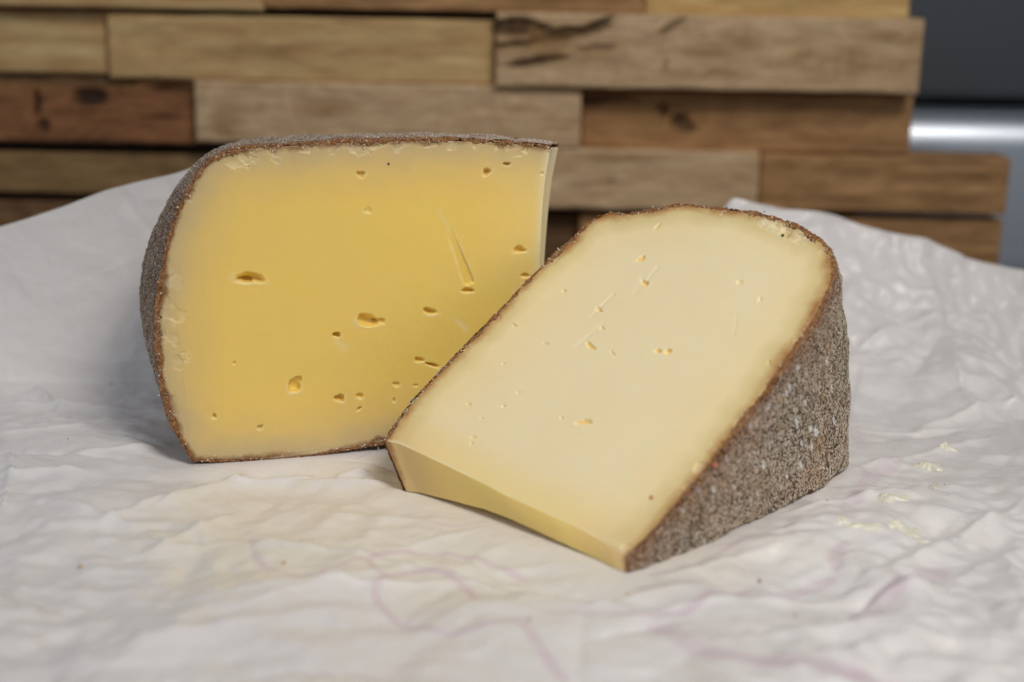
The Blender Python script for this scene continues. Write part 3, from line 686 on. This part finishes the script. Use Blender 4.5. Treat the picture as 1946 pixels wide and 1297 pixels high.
# ------------------------------------------------------------------ smears and crumbs on the paper
M_smear = MT('soft_curd', .3); v = M_smear.coord(); M_smear.set('Base Color', M_smear.ramp(M_smear.noise(v, 3, 3), [(.3, (.80, .75, .58)), (.7, (.84, .81, .70))]))
M_smear.bump(M_smear.noise(v, 8, 3), .6, .0008)
def lump(name, px, py, rx, ry, h, ang, seed, mat, irr=.35, n=56, mseg=20):
    if name == 'cheese_smear': ry *= 1.4; rx *= .95; h *= .7
    p, nr = on_paper(px, py); p[2] += h*.25; c_, s_ = math.cos(ang), math.sin(ang); V = []
    r0 = np.random.default_rng(seed); ph = r0.uniform(0, 6, 6)
    for i in range(mseg):
        a = i/(mseg-1)*math.pi/2*1.12
        for k in range(n):
            t = 2*math.pi*k/n; R = 1+irr*(.45*math.sin(2*t+ph[0])+.35*math.sin(3*t+ph[1])+.3*math.sin(5*t+ph[2])+.12*math.sin(8*t+ph[3]))
            q_ = i/(mseg-1); x = rx*R*q_*math.cos(t); y = ry*R*q_*math.sin(t); z = h*(1-q_**2.6)-.02*q_
            V.append((p[0]+x*c_-y*s_, p[1]+x*s_+y*c_, p[2]+z))
    V = np.array(V)
    ii = np.clip(np.searchsorted(xs, V[:, 0]), 1, NX-2); jj = np.array([np.argmin(np.abs(PV[a_, :500, 1]-b_)) for a_, b_ in zip(ii, V[:, 1])])
    V[:, 2] += PV[ii, jj, 2]-(p[2]-h*.25)-h*.10
    V[:, 2] += h*.9*fbm(V, 1.5/max(rx, .1), seed, 4)*(np.clip((V[:, 2]-p[2])/h, 0, 1))
    I = np.arange(mseg*n).reshape(mseg, n)
    F = np.stack([I[:-1], I[1:], np.roll(I[1:], -1, 1), np.roll(I[:-1], -1, 1)], -1).reshape(-1, 4)
    return mesh_obj(name, V, [F], mat, None, (p[0], p[1], p[2]))
for px, py, rx, ry, h, an, sd, lab in [
        (1764, 878, .42, .24, .16, .2, 1, 'thick rounded dab of pale soft cheese on the paper, fourth nearest of the smears'),
        (1797, 848, .30, .16, .10, .1, 2, 'small dab of pale cheese farthest back among the smears on the paper'),
        (1690, 961, .50, .22, .13, 0, 3, 'oval dab of pale cheese on the paper, just behind the long streaky smear'),
        (1772, 925, .62, .16, .06, .9, 4, 'thin slanting pale cheese smear on the paper, between the rounded and the oval dab'),
        (1640, 1020, .75, .17, .09, .12, 5, 'long flat streak of pale cheese on the paper, left of the lumpy smear'),
        (1600, 1012, .22, .14, .07, .3, 7, 'small flat bit of pale cheese just left of the long flat streak'),
        (1752, 1030, .20, .16, .07, .3, 8, 'small flat bit of pale cheese nearest the camera, below the lumpy smear'),
        (1722, 1013, .50, .30, .15, .9, 6, 'lumpy slanting smear of pale cheese at the right end of the long streak')]:
    tag(lump('cheese_smear', px, py, rx, ry, h, an, sd, M_smear.m, .5), lab, 'cheese smear', 'soft cheese smears on the paper')
def flat_mat(name, colr, rough=.7):
    q = MT(name, rough); vv = q.coord(); q.set('Base Color', q.mix(q.ramp(q.noise(vv, 9, 3), [(.3, 0.0), (.7, 1.0)]), tuple(np.array(colr)*.6), colr)); return q.m
M_cr = flat_mat('rind_crumb', (.42, .26, .14)); M_cd = flat_mat('dark_crumb', (.10, .07, .05)); M_cy = flat_mat('yellow_crumb', (.62, .42, .18))
for px, py, r, mt, sd, lab in [
        (1437, 1105, .07, M_cr, 11, 'small brown crumb on the paper in front of the rind of the front wedge'),
        (1510, 1168, .06, M_cy, 12, 'small tan crumb on the paper low right of the front wedge'),
        (537, 1063, .08, M_cy, 13, 'orange crumb on the paper inside the faint pink printed curve'),
        (150, 1058, .08, M_cy, 14, 'yellowish crumb on the paper at the far left'),
        (1858, 784, .07, M_cr, 15, 'tan crumb on the paper at the foot of the right curl'),
        (1571, 970, .04, M_cd, 16, 'tiny dark speck on the paper below the rind of the front wedge'),
        (1658, 772, .08, M_cd, 17, 'dark speck on the paper where it curls up right of the front wedge'),
        (1791, 925, .03, M_cd, 18, 'tiny dark speck beside the thin slanting cheese smear'),
        (127, 851, .03, M_cr, 19, 'tiny brown speck on the paper left of the yellow wedge'),
        (207, 725, .05, M_cr, 20, 'brown speck at the foot of the left paper curl'),
        (1188, 1128, .05, M_cy, 21, 'pale tan crumb just in front of the tip of the front wedge'),
        (1003, 1178, .06, M_cr, 22, 'brownish crumb on the paper at the end of the pink loop')]:
    tag(lump('crumb', px, py, r, r*.7, r*.9, sd, sd, mt, .4, 14, 8), lab, 'crumb', 'crumbs scattered on the paper')

# ================================================================== SETTING: counter, panel, appliance
def box(name, x0, x1, y0, y1, z0, z1, mat, parent=None, base=None, bev=.12, seg=2):
    import bmesh
    bm = bmesh.new(); bmesh.ops.create_cube(bm, size=1)
    for q in bm.verts: q.co = Vector(((x0+x1)/2+q.co.x*(x1-x0), (y0+y1)/2+q.co.y*(y1-y0), (z0+z1)/2+q.co.z*(z1-z0)))
    if bev: bmesh.ops.bevel(bm, geom=bm.edges[:], offset=bev, segments=seg, affect='EDGES', profile=.5)
    b = Vector(base) if base is not None else Vector((0, 0, 0))
    for q in bm.verts: q.co = (q.co-b)*S
    me = bpy.data.meshes.new(name); bm.to_mesh(me); bm.free(); me.materials.append(mat)
    for p in me.polygons: p.use_smooth = True
    o = bpy.data.objects.new(name, me); COL.objects.link(o)
    if parent: o.parent = parent
    else: o.location = b*S
    return o
mc = MT('counter_laminate', .35); v = mc.coord(); mc.set('Base Color', mc.ramp(mc.noise(v, .4, 4), [(.3, (.10, .095, .09)), (.7, (.14, .13, .125))]))
tag(box('countertop', -120, 120, -30, 77.5, -4, -.75, mc.m, None, (0, 0, -.75), .2), kind='structure')

def wood_material(name, light, dark, seed, contrast=1.0, wave=0.0):
    m = MT(name, .68); tc = m.n('ShaderNodeTexCoord'); mp = m.n('ShaderNodeMapping'); m.l(tc.outputs['Object'], mp.inputs[0])
    mp.inputs['Scale'].default_value = (9, 40, 110); mp.inputs['Location'].default_value = (seed*3.7, seed*1.3, seed*2.1); v = mp.outputs[0]
    mp2 = m.n('ShaderNodeMapping'); m.l(tc.outputs['Object'], mp2.inputs[0]); mp2.inputs['Scale'].default_value = (70, 60, 100); mp2.inputs['Location'].default_value = (seed*1.7, 0, seed); v2 = mp2.outputs[0]
    g = m.noise(v, 1.1, 6, .62, .6+wave*1.6); g2 = m.noise(v2, .35, 4, .6, 1.0+wave*2)
    f = m.math('ADD', m.math('MULTIPLY', g, .65), m.math('MULTIPLY', g2, .35))
    c = m.ramp(f, [(.5-.2/contrast, dark), (.5, tuple((np.array(dark)+np.array(light))/2)), (.5+.17/contrast, light)])
    fine = m.noise(v, 6, 4, .7); c = m.mix(m.ramp(fine, [(.5, 0.0), (.75, .25)]), c, tuple(np.array(dark)*.5))
    c = m.mix(m.attr('knot'), c, (.045, .022, .012))
    c = m.mix(m.math('MULTIPLY', m.attr('stain'), m.ramp(g2, [(.35, .15), (.6, .75)])), c, (.34, .19, .07))
    m.set('Base Color', c); m.bump(g, .4, .0012); m.set('Specular IOR Level', .3)
    return m.m
PY = 71.0                                  # front of the furthest recessed plank
panel_base = np.array([-4, 74, -.75])
panel = empty('wooden_panel', panel_base)
tag(panel, 'wall panel of staggered reclaimed wood strips with knots, standing behind the paper', 'wood panel')
k_ = 1.0
TAN = ((.40, .285, .165), (.25, .165, .085)); PALE = ((.355, .285, .21), (.225, .16, .10)); BRN = ((.20, .10, .05), (.075, .035, .018)); OLV = ((.17, .12, .062), (.09, .06, .03)); GLD = ((.42, .29, .15), (.27, .17, .075)); MID = ((.25, .16, .085), (.13, .078, .038)); DK = ((.10, .06, .034), (.05, .03, .017))
# picture x0, x1, y top, y bottom, protrusion (cm), tones, knots (px,py,rx,ry,strength), stains, wave
planks = [
 (-420, 500, -105, 13, 1.9, TAN, [], [], 0), (500, 1226, -95, 22, 2.0, MID, [], [], .3), (1226, 1733, -85, 34, 1.1, GLD, [], [(1500, 0, 120, 20)], .2),
 (-420, 205, 18, 136, 1.0, TAN, [], [], .2), (205, 942, 32, 155, 1.5, TAN, [], [(500, 100, 120, 15)], .4),
 (942, 1753, 30, 172, 2.3, PALE, [(985, 55, 52, 15, 1, 0), (1085, 66, 72, 12, 1, 14), (1130, 50, 34, 9, .9, 25), (995, 84, 50, 6, .9, 8), (1000, 122, 62, 9, .85, 7), (1135, 93, 32, 6, .5, 5), (1265, 125, 4, 13, .4, 0), (1284, 48, 26, 7, .55, 35)], [(1040, 80, 120, 40), (1410, 70, 35, 24), (1330, 100, 60, 16), (1360, 140, 90, 12), (1530, 100, 24, 36), (1650, 120, 120, 30), (1700, 70, 60, 20)], 2.2),
 (-420, 370, 142, 268, 1.1, BRN, [(60, 150, 210, 10, 1), (172, 182, 34, 16, 1), (72, 195, 5, 26, .9), (82, 240, 9, 14, .8), (320, 172, 50, 8, .7), (10, 146, 40, 10, 1), (300, 225, 40, 6, .35)], [(100, 160, 260, 14)], 1.2),
 (370, 1105, 160, 277, 1.8, PALE, [], [(430, 240, 30, 30), (620, 205, 50, 18)], 1.8), (1105, 1734, 178, 288, .8, MID, [(1262, 212, 10, 14, .8), (1292, 225, 22, 20, .9), (1305, 240, 18, 14, .8), (1150, 190, 50, 8, .6)], [(1240, 228, 70, 30)], .9),
 (-420, 640, 290, 368, .5, OLV, [], [], .3), (640, 1443, 284, 397, 1.8, PALE, [(1160, 346, 9, 6, .35)], [(1180, 300, 130, 10)], .6), (1443, 1918, 298, 404, 1.5, MID, [(1800, 310, 60, 8, .3)], [(1850, 325, 60, 12)], .8),
 (-420, 300, 382, 500, .6, DK, [], [(150, 420, 200, 30)], .3), (300, 1100, 400, 515, .3, DK, [], [], .3), (1100, 1903, 413, 520, 1.0, MID, [], [], .4),
 (-420, 900, 512, 600, .3, DK, [], [], .2), (900, 1890, 528, 600, .5, MID, [], [], .2)]
def brighten(t): return tuple(tuple(min(.75, c_*f_) for c_, f_ in zip(a_, (2.2, 1.90, 1.52))) for a_ in t)
def plank(i, x0, x1, y0, y1, pro, tones, knots, stains, wave):
    yf = PY+2.3-pro
    zt = on_depth((x0+x1)/2, y0, yf)[2]; zb = on_depth((x0+x1)/2, y1, yf)[2]
    if i == 0 or zt > 13.2: pass
    zb = max(zb, -.7); zt = max(zt, zb+.6)
    xa = on_depth(x0, (y0+y1)/2, yf)[0]+.02; xb = on_depth(x1, (y0+y1)/2, yf)[0]-.02
    n, mm = max(24, int((xb-xa)*5)), 26
    sx = np.linspace(0, 1, n); sz = np.linspace(0, 1, mm)
    sx = np.r_[0, .12/(xb-xa), sx[1:-1], 1-.12/(xb-xa), 1]; sx.sort(); n = len(sx)
    GX, GZ = np.meshgrid(xa+(xb-xa)*sx, zb+(zt-zb)*sz, indexing='ij')
    P = np.stack([GX, GX*0+yf, GZ], -1)
    dk = np.zeros(GX.shape); ds = np.zeros(GX.shape); nz = fbm(P*np.array([.55, 1, 1.5]), 1.1, i+2, 3); nz2 = vnoise(P, .5, i+30)
    for kx, ky, rx, ry, s_, *an_ in knots:
        c = on_depth(kx, ky, yf); k = yf/FPX*1.02; t_ = math.radians(an_[0] if an_ else 0)
        gx_ = (GX-c[0])*math.cos(t_)+(GZ-c[2])*math.sin(t_); gz_ = -(GX-c[0])*math.sin(t_)+(GZ-c[2])*math.cos(t_)
        d = np.hypot(gx_/(rx*k), (gz_+.25*nz2*ry*k)/(ry*k))+.42*nz; dk = np.maximum(dk, s_*(1-sm(.7, 1.25, d)))
    for kx, ky, rx, ry in stains:
        c = on_depth(kx, ky, yf); k = yf/FPX*1.02
        d = np.hypot((GX-c[0])/(rx*k), (GZ-c[2])/(ry*k))+.35*nz; ds = np.maximum(ds, 1-sm(.3, 1.5, d))
    ed = np.minimum(np.minimum(GX-xa, xb-GX), np.minimum(GZ-zb, zt-GZ))
    P[..., 1] += dk*.35+.05*nz+.08*np.clip(1-ed/.12, 0, 1)**2
    # back and sides
    ring = np.concatenate([np.arange(n)*mm, (n-1)*mm+np.arange(1, mm), (np.arange(n-2, -1, -1))*mm+mm-1, np.arange(mm-2, 0, -1)])
    V = P.reshape(-1, 3); R = V[ring].copy(); R[:, 1] = PY+3.2
    nr = len(ring); a = ring; b = n*mm+np.arange(nr)
    F = np.stack([a, np.roll(a, -1), np.roll(b, -1), b], 1)
    cen = len(V)+nr; cap = np.stack([b, np.roll(b, -1), np.full(nr, cen)], 1)
    Vall = np.vstack([V, R, [[(xa+xb)/2, PY+3.2, (zb+zt)/2]]])
    z = np.zeros(nr+1)
    tones = brighten(tones); mt = wood_material('reclaimed_wood_%d' % i, tones[0], tones[1], i*1.37+1, 1.35, wave)
    o = mesh_obj('plank', Vall, [gridfaces(n, mm), F, cap], mt, panel, panel_base, dict(knot=np.r_[dk.ravel(), z], stain=np.r_[ds.ravel(), z]), smooth=False)
    return o
for i, p in enumerate(planks): plank(i, *p)
# backing board the strips are fixed to
xr = on_depth(1700, 200, PY+3.5)[0]
mb = wood_material('backing_board', (.16, .10, .06), (.08, .05, .03), 40)
box('backing_board', on_depth(-400, 200, PY)[0], xr-1.5, PY+3.25, PY+4.2, -.7, on_depth(900, -95, PY)[2]-.3, mb, panel, panel_base, .05)

# steel appliance behind and to the right
AY = 80.0
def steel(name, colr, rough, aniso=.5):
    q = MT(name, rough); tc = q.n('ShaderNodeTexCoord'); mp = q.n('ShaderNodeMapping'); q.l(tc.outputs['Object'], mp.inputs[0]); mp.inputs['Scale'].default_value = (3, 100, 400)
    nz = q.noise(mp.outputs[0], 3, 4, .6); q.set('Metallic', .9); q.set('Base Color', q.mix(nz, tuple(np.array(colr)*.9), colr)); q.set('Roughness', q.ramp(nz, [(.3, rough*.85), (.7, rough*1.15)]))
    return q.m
zg1 = on_depth(1850, 186, AY)[2]; zg0 = on_depth(1850, 208, AY)[2]
ab = (38, AY+14, -60); app = empty('steel_appliance', ab)
tag(app, 'brushed steel kitchen appliance with a dark gap between two doors, right behind the wood panel', 'appliance')
xl = 14.0
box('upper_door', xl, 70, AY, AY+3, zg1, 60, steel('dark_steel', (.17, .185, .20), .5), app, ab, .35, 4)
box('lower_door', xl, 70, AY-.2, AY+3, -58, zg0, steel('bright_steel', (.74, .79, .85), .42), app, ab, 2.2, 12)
box('cabinet', xl+.4, 69.6, AY+3.2, AY+50, -60, 60, flat_mat('black_cabinet', (.012, .012, .013), .5), app, ab, .3)
# room wall far behind
mw = MT('wall_paint', .85); v = mw.coord(); mw.set('Base Color', mw.ramp(mw.noise(v, .05, 3), [(.3, (.40, .39, .37)), (.7, (.44, .43, .41))]))
tag(box('wall', -250, 250, 150, 154, -90, 200, mw.m, None, (0, 150, -90), 0), 'plain grey painted kitchen wall far behind the wood panel', 'wall')
